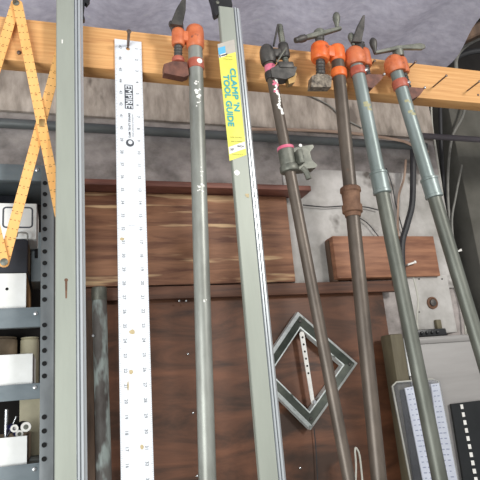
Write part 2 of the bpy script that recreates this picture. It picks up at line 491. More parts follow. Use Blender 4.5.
# conduits and cables
zc0 = at(0, 124.5, 1.275); zc1 = at(430, 136.5, 1.275)
tag(mb('conduit').cyl((-0.6, 1.272, zc0.z), (at(424, 137, 1.272).x, 1.272, at(250, 136, 1.272).z), 0.0115).build('conduit_pipe'),
    'dark grey conduit running level across the cement wall behind the tools', 'conduit')
tag(mb('dconduit').cyl((at(416, 138, 1.262).x, 1.25, at(440, 137, 1.25).z), (2.2, 1.25, at(440, 137, 1.25).z), 0.0085).build('conduit_pipe'),
    'thin purple-grey conduit crossing the dark right corner below the beam', 'conduit')
tag(mb('tan').tube([at(248, 129, 1.254), at(300, 130, 1.254), at(350, 133, 1.254), at(398, 140, 1.254), at(412, 145, 1.254), at(428, 152, 1.254)], 0.0042).build('cable'),
    'tan cable lying along the top of the grey conduit', 'cable', 'cables on the wall')
vd = [
    ('whitecable', 0.0032, [(431, 95), (432, 125), (436, 150), (441, 185), (447, 225), (456, 270), (468, 335)], 1.30, 'pale cable hanging leftmost in the dark right corner'),
    ('greycable', 0.0042, [(468, 98), (462, 118), (452, 138), (448, 175), (449, 215), (456, 265), (472, 335)], 1.31, 'grey cable bending away right where it passes under the beam'),
    ('greycable', 0.0032, [(462, 165), (456, 195), (452, 225), (459, 270), (478, 335)], 1.30, 'thin grey cable of the right corner with a free upper end'),
    ('blackcable', 0.006, [(440, 98), (441, 140), (444, 190), (451, 240), (462, 290), (473, 335)], 1.325, 'thick black cable hanging in the dark right corner'),
    ('blackcable', 0.0085, [(413, 150), (413, 180), (412, 205), (407, 225), (402, 245), (403, 280)], 1.235, 'thick dark hose curving down between the two blue-grey pipes'),
    ('tan', 0.0032, [(406, 160), (404, 178), (399, 195), (398, 215), (398, 238)], 1.28, 'thin tan cable rising beside the thick dark hose'),
    ('blackcable', 0.0016, [(386, 168), (392, 185), (396, 205), (404, 235)], 1.285, 'thin black wire slanting between the two blue-grey pipes'),
    ('blackcable', 0.0016, [(303, 205), (325, 207), (345, 206), (365, 207), (378, 210)], 1.284, 'thin dark wire stretched level across the pale cement'),
    ('blackcable', 0.0014, [(352, 214), (366, 222), (375, 232), (386, 246)], 1.284, 'thin dark wire drooping from rusty pipe coupling to wood board'),
    ('greycable', 0.002, [(301, 92), (315, 98), (330, 106), (342, 117), (362, 128)], 1.284, 'thin grey wire slanting across the wall just below the beam'),
    ('whitecable', 0.0026, [(409, 262), (414, 280), (418, 300), (417, 322), (420, 336)], 1.262, 'pale cable running down beside the white junction box'),
    ('greycable', 0.0026, [(412, 262), (411, 280), (414, 305), (421, 334)], 1.274, 'grey cable just left of the white junction box'),
    ('whitecable', 0.0026, [(444, 225), (450, 262), (462, 300), (466, 338)], 1.285, 'pale cable passing through upper white cable tie'),
    ('blackcable', 0.0012, [(314, 428), (316, 450), (318, 490)], 1.272, 'thin black cord hanging from bottom corner of the square frame'),
    ('whitecable', 0.0022, [(354, 520), (356, 470), (355, 450), (357, 449), (360, 458), (363, 490), (364, 520)], 1.2, 'pale bent wire loop at the bottom beside the dark rusty pipe'),
]
for key, r, pts, Y, lab in vd:
    tag(mb(key).tube([at(x, y, Y) for x, y in pts], r).build('cable'), lab, 'cable', 'cables on the wall')
for (px, py, Y, lab) in ((410, 264, 1.245, 'small white cable tie around the thick dark hose'), (456, 252, 1.275, 'small white cable tie on the pale cables of the right corner')):
    p = at(px, py, Y)
    t = mb('whitepaint')
    t.box(p, (0.022, 0.012, 0.005), X=V((0.95, 0, 0.25)).normalized(), Y=EY, Z=V((-0.25, 0, 0.95)).normalized(), bev=0.001)
    t.box(p + V((0.013, -0.004, 0.004)), (0.006, 0.006, 0.007), bev=0.001)
    tag(t.build('cable_tie'), lab, 'cable tie', 'white cable ties')

# junction box
p0, p1 = at(414, 335, 1.262), at(447, 274, 1.262)
jb = thing('junction_box', 'white painted square junction box under the red-brown wood board', 'junction box', V(((p0.x + p1.x) / 2, 1.28, p0.z)))
mb('plaster').span((p0.x, 1.262, p0.z), (p1.x, YW - 0.007, p1.z), 0.003).build('box_body', jb)
c = at(432, 303, 1.262)
mb('rust').lathe(c, -EY, [(0, 0.0165), (0.004, 0.016), (0.005, 0.013), (0.003, 0.011)], 24).build('knockout_ring', jb)
mb('castdark').lathe(c + V((0, -0.003, 0)), -EY, [(0, 0.0095), (0.004, 0.009), (0.005, 0.005)], 20).build('knockout_plug', jb)
mb('olive').box(at(437, 325, 1.262) + V((0, -0.004, 0)), (0.016, 0.012, 0.026), bev=0.002).build('latch', jb)
for q in ((419, 279), (442, 279), (419, 312)):
    mb('castdark').lathe(at(q[0], q[1], 1.262), -EY, [(0, 0.0025), (0.0012, 0.0022)], 10).build('screw', jb)
t = mb('blackplastic')
ca0 = at(404, 338, 1.22)
q0, q1 = at(418, 337, 1.224), at(446, 328, 1.224)
t.span((q0.x, 1.224, ca0.z + 0.0005), (q1.x, 1.255, q1.z), 0.003)
for i in range(4):
    t.lathe(V((q0.x + 0.012 + i * 0.016, 1.224, (q0.z + q1.z) / 2)), -EY, [(0, 0.0045), (0.004, 0.004), (0.005, 0.002)], 12)
tag(t.build('terminal_strip'), 'black plastic terminal strip on top edge of the grey cabinet', 'terminal strip')

# ------------------------------------------------------------------ right cabinet, post, packages
ca = at(404, 338, 1.22)
cab = thing('cabinet', 'pale grey metal cabinet box at lower right behind the pipes', 'cabinet', V((1.3, 1.22, 0.75)))
mb('cabinet').span((ca.x, 1.22, 0.75), (1.75, 1.299, ca.z + 0.0), 0.004).build('body', cab)
mb('whitestrip').span((ca.x - 0.004, 1.214, at(410, 376, 1.214).z), (ca.x + 0.006, 1.2199, ca.z - 0.001), 0.001).build('corner_strip', cab)
t = mb('cabinet')
t.span((ca.x + 0.01, 1.216, ca.z - 0.018), (1.74, 1.2199, ca.z - 0.004), 0.002)
t.build('lid_lip', cab)
tag(mb('olive').span((ca.x - 0.006 - 0.036, 1.214, 0.0), (ca.x - 0.006, 1.262, at(392, 334, 1.214).z), 0.004).build('wood_post'),
    'olive-grey upright wood post beside the pale grey cabinet', 'post')

YS = 1.198
def quad(pts, Y):
    return [at(x, y, Y) for x, y in pts]
pk = thing('plastic_sleeve', 'clear plastic sleeve with two white printed strips in front of the cabinet', 'package', at(425, 520, YS))
q = quad([(394, 386), (398, 382), (434, 379), (440, 381), (467, 520), (420, 520)], YS)
mb('clear').prism(q, (0, 0.014, 0)).build('clear_pouch', pk)
t = mb('whitecable')
t.tube([v + V((0, 0.007, 0)) for v in (q + [q[0]])], 0.0022, smooth=False)
t.build('pouch_rim', pk)
for (a, b, cc, d) in (((405, 388), (415, 386), (447, 520), (431, 520)), ((431, 384), (439, 383), (465, 520), (450, 520))):
    m = mb('paper')
    s4 = quad([a, b, cc, d], YS + 0.004)
    m.prism(s4, (0, 0.003, 0))
    m.use('blueink')
    for k in range(24):
        f = 0.02 + k * 0.04
        L = s4[0].lerp(s4[3], f); R = s4[1].lerp(s4[2], f)
        for g0 in (0.15, 0.52):
            w = random.uniform(0.12, 0.3)
            P = L.lerp(R, g0); Q = L.lerp(R, g0 + w)
            h = V((0, 0, 0.0022))
            o_ = V((0, -0.0004, 0))
            m.add([P + o_, Q + o_, Q + o_ + h, P + o_ + h], [(0, 1, 2, 3)])
    m.flat = True
    m.build('printed_strip', pk)
t = mb('blackplastic')
t.prism(quad([(400, 390), (405.5, 389), (429, 520), (420, 520)], YS + 0.009), (0, 0.003, 0))
t.build('dark_insert', pk)

fs = mb('film')
s4 = quad([(451, 404), (484, 400), (515, 520), (470, 520)], YS + 0.0112)
fs.prism(s4, (0, 0.006, 0))
fs.use('whitepaint')
for k in range(14):
    f0, f1 = 0.015 + k * 0.07, 0.015 + k * 0.07 + 0.04
    P = [s4[0].lerp(s4[3], f0), s4[1].lerp(s4[2], f0), s4[1].lerp(s4[2], f1), s4[0].lerp(s4[3], f1)]
    a = P[0].lerp(P[1], 0.26); b = P[0].lerp(P[1], 0.34); c2 = P[3].lerp(P[2], 0.34); d2 = P[3].lerp(P[2], 0.26)
    fs.add([v + V((0, -0.0005, 0)) for v in (d2, c2, b, a)], [(0, 1, 2, 3)])
tag(fs.build('perforated_strip'), 'black board with a row of white dashes at the lower right', 'strip')

# ------------------------------------------------------------------ square angle-iron frame
YF = 1.245
def square_frame():
    A, B, Dn = at(300, 311, YF), at(360, 363, YF), at(313, 430, YF)
    cx = (A + Dn) / 2
    half = (A - cx)
    ax = half
    ay = B - cx
    ctr = cx
    R = half.length
    dirs = [ax / R, ay / R, -ax / R, -ay / R * 0.86]
    prof = [(0.0, 0.030, 'baresteel'), (0.0, 0.012, 'baresteel'), (0.0075, 0.005, 'greenpaint'), (0.0255, 0.008, 'baresteel'), (0.0285, 0.008, 'baresteel'), (0.0290, 0.030, 'greenpaint')]
    root = thing('square_frame', 'square frame of worn angle iron hung cornerwise on the dark panel', 'frame', ctr - V((0, 0, R)))
    n = len(prof)
    m = MB()
    for k in range(4):
        d0, d1 = dirs[k], dirs[(k + 1) % 4]
        vs = []
        for d in (d0, d1):
            for (i, h, key) in prof:
                vs.append(ctr + d * (R - i * 1.414) + V((0, h, 0)))
        for i in range(n):
            j = (i + 1) % n
            m.use(prof[i][2])
            m.add([vs[i], vs[j], vs[n + j], vs[n + i]], [(0, 1, 2, 3)])
    m.build('angle_iron', root, sharp=20)
    for k in range(4):
        t = mb('castdark')
        t.lathe(ctr + dirs[k] * (R - 0.024) + V((0, 0.006, 0)), -EY, [(0, 0.004), (0.002, 0.0035), (0.003, 0.002)], 12)
        t.build('rivet', root)
    return root
square_frame()
# white strip with holes hanging inside the frame
a, b = at(302, 334, 1.255), at(313, 402, 1.255)
d = (b - a).normalized(); u = V((-d.z, 0, d.x))
ps = thing('perforated_strap', 'white metal strap with dark holes hanging inside the square frame', 'strap', b)
m = mb('whitepaint')
L = (b - a).length
loop = []
for t_ in range(7):
    an = PI * t_ / 6
    loop.append(a + u * (math.cos(an) * 0.0062) - d * (math.sin(an) * 0.0062))
for t_ in range(7):
    an = PI * t_ / 6
    loop.append(b - u * (math.cos(an) * 0.0045) + d * (math.sin(an) * 0.0045))
m.prism(loop, (0, 0.002, 0))
m.use('hole')
for k in range(6):
    c = a + d * (0.008 + k * 0.017)
    vs = [c + V((0, -0.0004, 0)) + u * (0.0026 * math.cos(2 * PI * j / 10)) + d * (0.0026 * math.sin(2 * PI * j / 10)) for j in range(10)]
    m.add(vs, [tuple(range(10))])
m.build('strap', ps)
mb('chrome').lathe(b + V((0.002, 0.002, 0)), -EY, [(0, 0.003), (0.006, 0.003), (0.0062, 0.005), (0.0085, 0.004)], 12).build('hook_screw', ps)

# ------------------------------------------------------------------ iron bar and lath leaning on the left of the panel
def old_pipe():
    top, bot = at(99, 289, 1.235), at(104, 480, 1.235)
    bot = top + (bot - top) * (top.z / (top.z - bot.z))
    d = (bot - top)
    root = thing('iron_pipe', 'short rusted grey pipe standing against plywood left of the white ruler', 'pipe', bot)
    n = 40
    prof = [(d.length * i / n, 0.0155 + random.uniform(-0.0005, 0.0005)) for i in range(n + 1)]
    mb('barkpipe').lathe(top, d, prof, 24).build('pipe_body', root)
    mb('castgrey').lathe(top - d.normalized() * 0.004, d, [(0, 0.014), (0.002, 0.0165), (0.028, 0.0165), (0.03, 0.0155)], 24).build('end_collar', root)
    mb('chrome').lathe(at(93, 336, 1.222), -EY, [(0, 0.003), (0.005, 0.0025)], 10).build('set_screw', root)
old_pipe()
tag(mb('lath').prism([at(86, 300, 1.262), at(92, 300, 1.262), V((at(97, 520, 1.262).x, 1.262, 0)), V((at(88, 520, 1.262).x, 1.262, 0))], (0, 0.016, 0)).build('wood_lath'),
    'thin brown wooden lath standing between left metal track and rusted pipe', 'lath')

# ------------------------------------------------------------------ shelving unit
YSF = 1.06
xl, xr = at(40.5, 300, YSF).x, at(54.5, 300, YSF).x
ztop = at(46, 166, YSF).z
sh = thing('shelving_unit', 'grey slotted-steel shelving unit at the left edge of the photo', 'shelf', V((xl, YSF, 0)))
def slotted_post(xa, xb, holes, mirror=False):
    m = mb('steelgrey')
    m.span((xa, YSF, 0.0), (xb, YSF + 0.002, ztop), 0.0006)
    xo = xa if mirror else xb
    m.span((xo - (0 if mirror else 0.002), YSF, 0.0), (xo + (0.002 if mirror else 0), YSF + 0.034, ztop), 0.0006)
    m.use('hole')
    for c in holes:
        m.lathe(c + V((0, 0.0004, 0)), -EY, [(0, 0.0042), (0.0008, 0.0042)], 16)
    m.build('post', sh)
hl = [at(47, 183 + 10.6 * 0, YSF)]
hy = [183, 194, 205, 217, 229, 239, 251.5, 263, 275, 287, 299.5, 325, 338, 350.5, 363.5, 376, 417, 431, 445, 459]
slotted_post(xl, xr, [at(45.3 - 0.8 * (y - 180) / 280 - (0.4), y, YSF - 0.001) for y in hy])
slotted_post(-0.62, -0.585, [], True)
shelf_px = [(164, 180), (308, 328), (385, 401), (466, 486)]
def shelf_board(z0, z1, first):
    m = mb('bluegrey')
    x0, x1 = -0.6, xl + 0.004
    m.span((x0, YSF + 0.004, z0), (x1, YSF + 0.006, z1), 0.0008)
    zt_ = z1 - 0.004
    m.span((x0, YSF + 0.004, zt_), (x1, YW - 0.015, zt_ + 0.0015), 0.0005)
    m.span((x0, YSF + 0.004, z0), (x1, YSF + 0.02, z0 + 0.0015), 0.0005)
    b = m.build('shelf', sh)
    t = mb('chrome')
    t.lathe(V((x1 - 0.012, YSF + 0.004, (z0 + z1) / 2 + 0.006)), -EY, [(0, 0.004), (0.002, 0.0035), (0.003, 0.002)], 12)
    t.build('bolt', b)
    return zt_ + 0.0016
tops = []
for i, (a, b) in enumerate(shelf_px):
    tops.append(shelf_board(at(10, b, YSF + 0.004).z, at(10, a, YSF + 0.004).z, i == 0))

mb('recess_shade').span((-0.6, YW - 0.013, 0.2), (xr - 0.003, YW - 0.0125, ztop), 0).build('shade_sheet', sh)  # dark sheet added to paint the shade inside the shelves
# contents: stack on the first full shelf
def bx(px0, px1, pyb, pyt, Y, zb):
    return at(px0, (pyb + pyt) / 2, Y).x, at(px1, (pyb + pyt) / 2, Y).x, zb, at((px0 + px1) / 2, pyt, Y).z
def rect_box(name, label, cat, x0, x1, z0, z1, Y0, Y1, front, side, group=None):
    root = thing(name, label, cat, V(((x0 + x1) / 2, (Y0 + Y1) / 2, z0)), group)
    mb(side).span((x0, Y0 + 0.002, z0), (x1, Y1, z1), 0.0015).build('carton', root)
    mb(front).span((x0 + 0.0005, Y0, z0 + 0.0005), (x1 - 0.0005, Y0 + 0.003, z1 - 0.0005), 0.001).build('front_face', root)
    return root
GR = 'boxes on the left shelves'
Y0 = YSF + 0.012
zs = tops[1]
x1 = at(26.5, 290, Y0).x
z1 = at(10, 273, Y0).z
r = rect_box('storage_box', 'white-fronted cardboard box with a small hole, standing on the upper grey shelf', 'box', -0.30, x1, zs, z1, Y0, Y0 + 0.19, 'whitebox', 'cardboard', GR)
mb('hole').lathe(at(7, 289, Y0 + 0.0005), -EY, [(0, 0.003), (0.001, 0.0026)], 12).build('finger_hole', r)
# black case on it
x1b = at(28, 255, Y0).x
z2 = at(20, 238, Y0).z
bc = thing('tool_case', 'black case with metal handle lying on the white box with a hole', 'case', V((x1b - 0.12, Y0 + 0.08, z1)), GR)
mb('black').span((x1b - 0.25, Y0 + 0.004, z1 + 0.0005), (x1b, Y0 + 0.12, z2), 0.004).build('case_body', bc)
m = mb('kraft')
m.span((x1b, Y0 + 0.012, z1 + 0.006), (x1b + 0.0015, Y0 + 0.06, z2 - 0.01), 0.0003)
m.build('side_label', bc)
m = mb('greycable')
m.tube([at(17, 237, Y0 - 0.002), at(17.5, 233.5, Y0 - 0.002), at(20, 232.5, Y0 - 0.002), at(25.5, 232.8, Y0 - 0.002), at(27.5, 235, Y0 - 0.002), at(27.5, 240, Y0 + 0.003)], 0.0016)
m.build('handle', bc)
# grey-blue small box behind at right
xa, xb_ = at(31, 250, Y0 + 0.08).x, at(39, 250, Y0 + 0.08).x
rb = thing('small_box', 'small pale blue-grey box squeezed between black case and slotted post', 'box', V(((xa + xb_) / 2, Y0 + 0.1, z1)), GR)
mb('bluegrey').span((xa, Y0 + 0.085, z1 + 0.0005), (xb_ + 0.012, Y0 + 0.17, at(35, 232, Y0 + 0.085).z), 0.002).build('carton', rb)
mb('hole').span((at(35.5, 250, Y0 + 0.085).x, Y0 + 0.082, at(35, 258, Y0 + 0.085).z), (xb_ - 0.002, Y0 + 0.0848, at(35, 248, Y0 + 0.085).z), 0.0005).build('dark_square', rb)
# white framed box on black case
x1c = at(37, 215, Y0 + 0.01).x
z3 = at(15, 203, Y0 + 0.01).z
r = rect_box('label_box', 'white box with dark rounded outline on its front, on top of the black case', 'box', -0.30, x1c, z2 + 0.0005, z3, Y0 + 0.01, Y0 + 0.12, 'whitebox', 'whitebox', GR)
def outline(px0, px1, py0, py1, Y, th):
    m = mb('inkdark')
    c = [(px0, py1), (px1, py1), (px1, py0), (px0, py0)]
    P = [at(x, y, Y) for x, y in c]
    x0_, x1_ = P[0].x, P[1].x; z0_, z1_ = P[0].z, P[2].z
    pts = []
    rr = 0.007
    for (cx, cz, a0) in ((x1_ - rr, z1_ - rr, 0), (x0_ + rr, z1_ - rr, 90), (x0_ + rr, z0_ + rr, 180), (x1_ - rr, z0_ + rr, 270)):
        for k in range(5):
            an = math.radians(a0 + 22.5 * k)
            pts.append((cx, cz, math.cos(an), math.sin(an)))
    n = len(pts)
    vs = [V((cx + ca_ * rr, Y, cz + sa * rr)) for cx, cz, ca_, sa in pts] + [V((cx + ca_ * (rr - th), Y, cz + sa * (rr - th))) for cx, cz, ca_, sa in pts]
    m.add(vs, [(i, (i + 1) % n, n + (i + 1) % n, n + i) for i in range(n)])
    return m
outline(2, 33, 207, 228, Y0 + 0.0095, 0.003).build('front_outline', r)
# dark box behind on top
tag(mb('black').span((-0.3, Y0 + 0.125, z1 + 0.001), (at(39, 220, Y0 + 0.125).x - 0.035, YW - 0.02, tops[0] - 0.012), 0.003).build('storage_box'),
    'big dark box at the back of the upper shelf behind the outlined white box', 'box', GR)
# middle shelf
zs = tops[2]
x1 = at(33, 370, Y0).x
z1 = at(15, 354, Y0).z
rect_box('storage_box', 'plain white box standing on the middle grey shelf', 'box', -0.30, x1, zs, z1, Y0, Y0 + 0.13, 'whitebox', 'whitebox', GR)
yb = Y0 + 0.17
zb0 = zs
for (px0, px1, pyt, key, lab) in ((-14, 17, 333, 'kraft', 'dull brown can standing behind the plain white box'), (20, 39, 333, 'beige', 'beige can standing behind right end of the plain white box')):
    x0_, x1_ = at(px0, 345, yb).x, at(px1, 345, yb).x
    r_ = (x1_ - x0_) / 2
    c = V(((x0_ + x1_) / 2, yb + 0.01, zb0))
    h = at(px1, 336, yb).z - zb0 - 0.004
    root = thing('can', lab, 'can', c, 'cans on the middle shelf')
    mb(key).cyl(c, c + V((0, 0, h)), r_, seg=32, bev=0.003).build('can_body', root)
    mb(key).cyl(c + V((0, 0, h)), c + V((0, 0, h + 0.003)), r_ * 0.96, seg=32).build('lid', root)
# lower shelf
zs = tops[3]
x1 = at(27, 455, Y0).x
z1 = at(12, 437, Y0).z
bi = thing('open_bin', 'white-fronted open bin holding tubes, on the lowest grey shelf', 'bin', V((x1 - 0.14, Y0 + 0.09, zs)), GR)
m = mb('kraft')
xL = x1 - 0.28
for lo, hi in (((xL, Y0 + 0.003, zs + 0.0005), (x1, Y0 + 0.17, zs + 0.004)), ((x1 - 0.004, Y0 + 0.003, zs + 0.0005), (x1, Y0 + 0.17, z1)), ((xL, Y0 + 0.003, zs + 0.0005), (xL + 0.004, Y0 + 0.17, z1)), ((xL, Y0 + 0.166, zs + 0.0005), (x1, Y0 + 0.17, z1))):
    m.span(lo, hi, 0.0006)
m.build('bin_body', bi)
mb('whitebox').span((xL, Y0, zs + 0.0005), (x1, Y0 + 0.004, z1), 0.001).build('front_face', bi)
GT = 'tubes in the open bin'
for (px, py, rr, lab) in ((14.5, 428.5, 0.0068, 'white-ended tube, leftmost in the open bin'), (26, 427, 0.0088, 'widest white-ended tube, rightmost in the open bin'), (19.5, 434, 0.0066, 'white-ended tube, lowest of those in the open bin')):
    a = at(px, py, Y0 + 0.02)
    d = V((-0.12, 1, 0.0)).normalized()
    root = thing('tube', lab, 'tube', a, GT)
    mb('blackplastic' if px > 22 else 'ledblue').lathe(a + d * 0.004, d, [(0, rr), (0.002, rr * 1.05), (0.09, rr * 1.05), (0.092, rr)], 20).build('tube_body', root)
    m = mb('whitepaint')
    m.lathe(a, d, [(0.004, rr * 0.45), (0, rr * 0.5), (0, rr * 0.95), (0.005, rr)], 20)
    m.build('end_ring', root)
    if px > 16:
        mb('castgrey').lathe(a + d * 0.0005, d, [(0, rr * 0.3), (0.0, rr * 0.5), (0.003, rr * 0.5)], 16).build('core', root)
a, b = at(6.5, 409, Y0 + 0.05), at(5.5, 440, Y0 + 0.05)
tag(mb('chrome').cyl(b - V((0, 0, 0.02)), a, 0.0032).build('steel_rod'), 'thin steel rod sticking up out of the open bin', 'rod', GT)
a, b = at(16.5, 416, Y0 + 0.06), at(13, 424, Y0 + 0.06)
tag(mb('chrome').cyl(b + (b - a) * 1.5, a, 0.0018).build('steel_rod'), 'short slanting metal pin behind the white-ended tubes', 'rod', GT)
tag(mb('beige').span((at(19, 430, Y0 + 0.185).x, Y0 + 0.185, zs), (xl + 0.01, Y0 + 0.2, tops[2] - 0.008), 0.002).build('cardboard_sheet'),
    'beige cardboard sheet standing behind the open bin', 'cardboard', GR)

# ------------------------------------------------------------------ nails in the beam
def nail(px, py, L, name, label, lean=(0, 0), key='nail', r=0.0019):
    b = at(px, py, YB)
    d = V((lean[0], -1, lean[1])).normalized()
    m = mb(key)
    m.lathe(b + EY * 0.006, d, [(0, r * 0.9), (L, r), (L + 0.0002, r * 1.6), (L + 0.0016, r * 1.65), (L + 0.002, r * 1.2)], 12)
    return tag(m.build(name), label, 'nail', 'nails in the beam')

# ------------------------------------------------------------------ ruler
YR = YB - 0.0045
def ruler():
    tl, tr, bl, br = at(115, 38.5, YR), at(141, 42, YR), at(121, 480, YR), at(154, 480, YR)
    top = (tl + tr) / 2; bot = (bl + br) / 2
    D = (bot - top).normalized()
    U = V((-D.z, 0, D.x))
    W = (tr - tl).length * 0.5 + (br - bl).length * 0.5
    W = 0.0535
    Ltot = 1.225
    root = thing('ruler', 'long white aluminium ruler hanging on a nail from the beam', 'ruler', top + D * Ltot)
    m = mb('ruler')
    hc = at(128, 48.5, YR); hr = 0.0042
    f = lambda u, t: top + U * u + D * t
    hu, ht = (hc - top).dot(U), (hc - top).dot(D)
    N = 16
    # face with a hole: ring stitched to the outer border of the top piece
    T2 = 0.05
    outer = [(-W / 2, 0), (W / 2, 0), (W / 2, T2), (-W / 2, T2)]
    ring = [(hu + hr * math.cos(2 * PI * k / N), ht + hr * math.sin(2 * PI * k / N)) for k in range(N)]
    bord = []
    for k in range(N):
        an = 2 * PI * k / N
        c, s = math.cos(an), math.sin(an)
        tx = ((W / 2 - hu) / c if c > 1e-6 else (-W / 2 - hu) / c if c < -1e-6 else 1e9)
        tz = ((T2 - ht) / s if s > 1e-6 else (0 - ht) / s if s < -1e-6 else 1e9)
        q_ = min(tx, tz)
        bord.append((hu + c * q_, ht + s * q_))
    th = 0.003
    for yo, flip in ((0, False), (th, True)):
        vs = [f(u, t) + EY * yo for u, t in ring] + [f(u, t) + EY * yo for u, t in bord]
        m.add(vs, [(k, (k + 1) % N, N + (k + 1) % N, N + k) for k in range(N)])
        # corners
        for (cu, ct) in outer:
            ca_ = math.atan2(ct - ht, cu - hu) % (2 * PI)
            k = int(ca_ / (2 * PI / N)) % N
            P, Q = bord[k], bord[(k + 1) % N]
            m.add([f(*P) + EY * yo, f(cu, ct) + EY * yo, f(*Q) + EY * yo], [(0, 1, 2)])
        m.add([f(-W / 2, T2) + EY * yo, f(W / 2, T2) + EY * yo, f(W / 2, Ltot) + EY * yo, f(-W / 2, Ltot) + EY * yo], [(0, 1, 2, 3)])
    vs = [f(u, t) for u, t in ring] + [f(u, t) + EY * th for u, t in ring]
    m.add(vs, [(k, (k + 1) % N, N + (k + 1) % N, N + k) for k in range(N)])
    b4 = [(-W / 2, 0), (W / 2, 0), (W / 2, Ltot), (-W / 2, Ltot)]
    vs = [f(u, t) for u, t in b4] + [f(u, t) + EY * th for u, t in b4]
    m.add(vs, [(k, (k + 1) % 4, 4 + (k + 1) % 4, 4 + k) for k in range(4)])
    m.build('blade', root)
    k_ = MB().use('ink')
    k_.flat = True
    e = -EY * 0.0004
    inch = 0.0254
    t0 = (at(120, 47, YR) - top).dot(D) - inch
    for n in range(1, 48):
        t = t0 + n * inch
        if t > Ltot - 0.01:
            break
        if not (n == 1):
            pass
        put_text(k_, str(48 - n), f(-W / 2 + 0.0105, t) + e, D, U, 0.0056, bold=0.012)
        put_text(k_, str(n), f(W / 2 - 0.0105, t) + e, D, U, 0.0056, bold=0.012)
        for q_ in range(8):
            tt = t + q_ * inch / 8
            ln = 0.0045 if q_ == 0 else (0.0034 if q_ == 4 else 0.0022)
            for sgn in (-1, 1):
                a_, b_ = sgn * (W / 2 - 0.0003), sgn * (W / 2 - ln)
                k_.add([f(a_, tt) + e, f(b_, tt) + e, f(b_, tt + 0.0004) + e, f(a_, tt + 0.0004) + e], [(0, 1, 2, 3)])
    # maker's name, lines of small print and the round mark
    k_.use('inkdark')
    n0, n1 = (at(129, 85, YR) - top).dot(D), (at(129, 109, YR) - top).dot(D)
    cu = (at(128.8, 96, YR) - top).dot(U)
    hw = 0.0082
    k_.add([f(cu - hw, n0) + e, f(cu + hw, n0) + e, f(cu + hw, n1) + e, f(cu - hw, n1) + e], [(0, 1, 2, 3)])
    k_.use('ruler')
    put_text(k_, 'EMPIRE', f(cu, (n0 + n1) / 2) + e * 1.8, D, U, 0.0125, length=(n1 - n0) * 0.94)
    put_text(k_, 'EMPIRE', f(cu, (n0 + n1) / 2) + e * 2.4 + U * 0.0005 + D * 0.0006, D, U, 0.0125, length=(n1 - n0) * 0.94)
    k_.use('inkdark')
    s0, s1 = (at(130, 113, YR) - top).dot(D), (at(130, 138, YR) - top).dot(D)
    cu2 = (at(130, 126, YR) - top).dot(U)
    put_text(k_, 'EMPIRE LEVEL MFG', f(cu2 - 0.001, (s0 + s1) / 2) + e, D, U, 0.0040, length=(s1 - s0) * 0.98, bold=0.015)
    put_text(k_, 'ALUMINUM STRAIGHT EDGE', f(cu2 + 0.0055, (s0 + s1) / 2) + e, D, U, 0.0022, length=(s1 - s0) * 0.9)
    c = at(130, 143, YR) + e
    R1, R2 = 0.0078, 0.0042
    vs = [c + U * (R1 * math.cos(2 * PI * j / 24)) + D * (R1 * math.sin(2 * PI * j / 24)) for j in range(24)]
    c2 = c - D * 0.0015 + U * 0.0005
    vs += [c2 + U * (R2 * math.cos(2 * PI * j / 24)) + D * (R2 * math.sin(2 * PI * j / 24)) for j in range(24)]
    k_.add(vs, [(j, (j + 1) % 24, 24 + (j + 1) % 24, 24 + j) for j in range(24)])
    k_.use('ink')
    put_text(k_, 'MADE IN U.S.A.', at(132, 225.5, YR) + e, U, -D, 0.0012, length=0.013)
    k_.use('stain')
    for (px, py, ra, rb_) in ((122, 239, 0.0045, 0.003), (132, 332, 0.005, 0.0045), (131, 372, 0.007, 0.004), (128, 386, 0.003, 0.009), (142, 447, 0.006, 0.004)):
        c = at(px, py, YR) + e * 0.8
        al = 0.5 if py > 350 else 1
        vs = [c + U * (ra * al * math.cos(2 * PI * j / 16) * random.uniform(0.8, 1.1)) + D * (rb_ * math.sin(2 * PI * j / 16) * random.uniform(0.8, 1.1)) for j in range(16)]
        k_.add(vs, [tuple(range(16))])
    k_.build('printed_scale', root)
ruler()
nail(128.2, 47.5, 0.052, 'nail', 'dark nail through the hole of the long white ruler', (-0.07, 0.08), r=0.0029)

# ------------------------------------------------------------------ extruded tool guides
TP = [(-0.0245, 0), (-0.0245, .010), (-0.023, .012), (.0080, .012), (.0084, .0085), (.0094, .0085), (.0100, .0145), (.0128, .0145), (.0134, .0085), (.0148, .0085), (.0154, .0135), (.0190, .0135), (.0205, .010), (.0245, .006), (.0245, 0)]
def guide(label, name, top, bot, Y, W=1.0, over=0.35):
    a = at(*top, Y); b = at(*bot, Y)
    D = (b - a).normalized(); U = V((-D.z, 0, D.x)); N = -EY
    e = b + D * over
    root = thing(name, label, 'tool guide', e, 'extruded metal tool guides')
    m = MB()
    n = len(TP)
    ring = [a + U * (u * W) + N * w for u, w in TP] + [e + U * (u * W) + N * w for u, w in TP]
    for i in range(n):
        j = (i + 1) % n
        m.use('alu_edge' if 3 <= i <= 12 else 'alu')
        m.add([ring[i], ring[j], ring[n + j], ring[n + i]], [(0, 1, 2, 3)])
    m.use('alu')
    m.add(ring[:n], [tuple(range(n))]); m.add(ring[n:], [tuple(range(n))])
    # weld
    m.build('track', root, sharp=25)
    return root, a, D, U, N
YG = 0.975
r1, a1, D1, U1, N1 = guide('pale grey metal tool guide at the left beside the orange folding rule', 'tool_guide', (69.4, -45), (71, 480), YG)
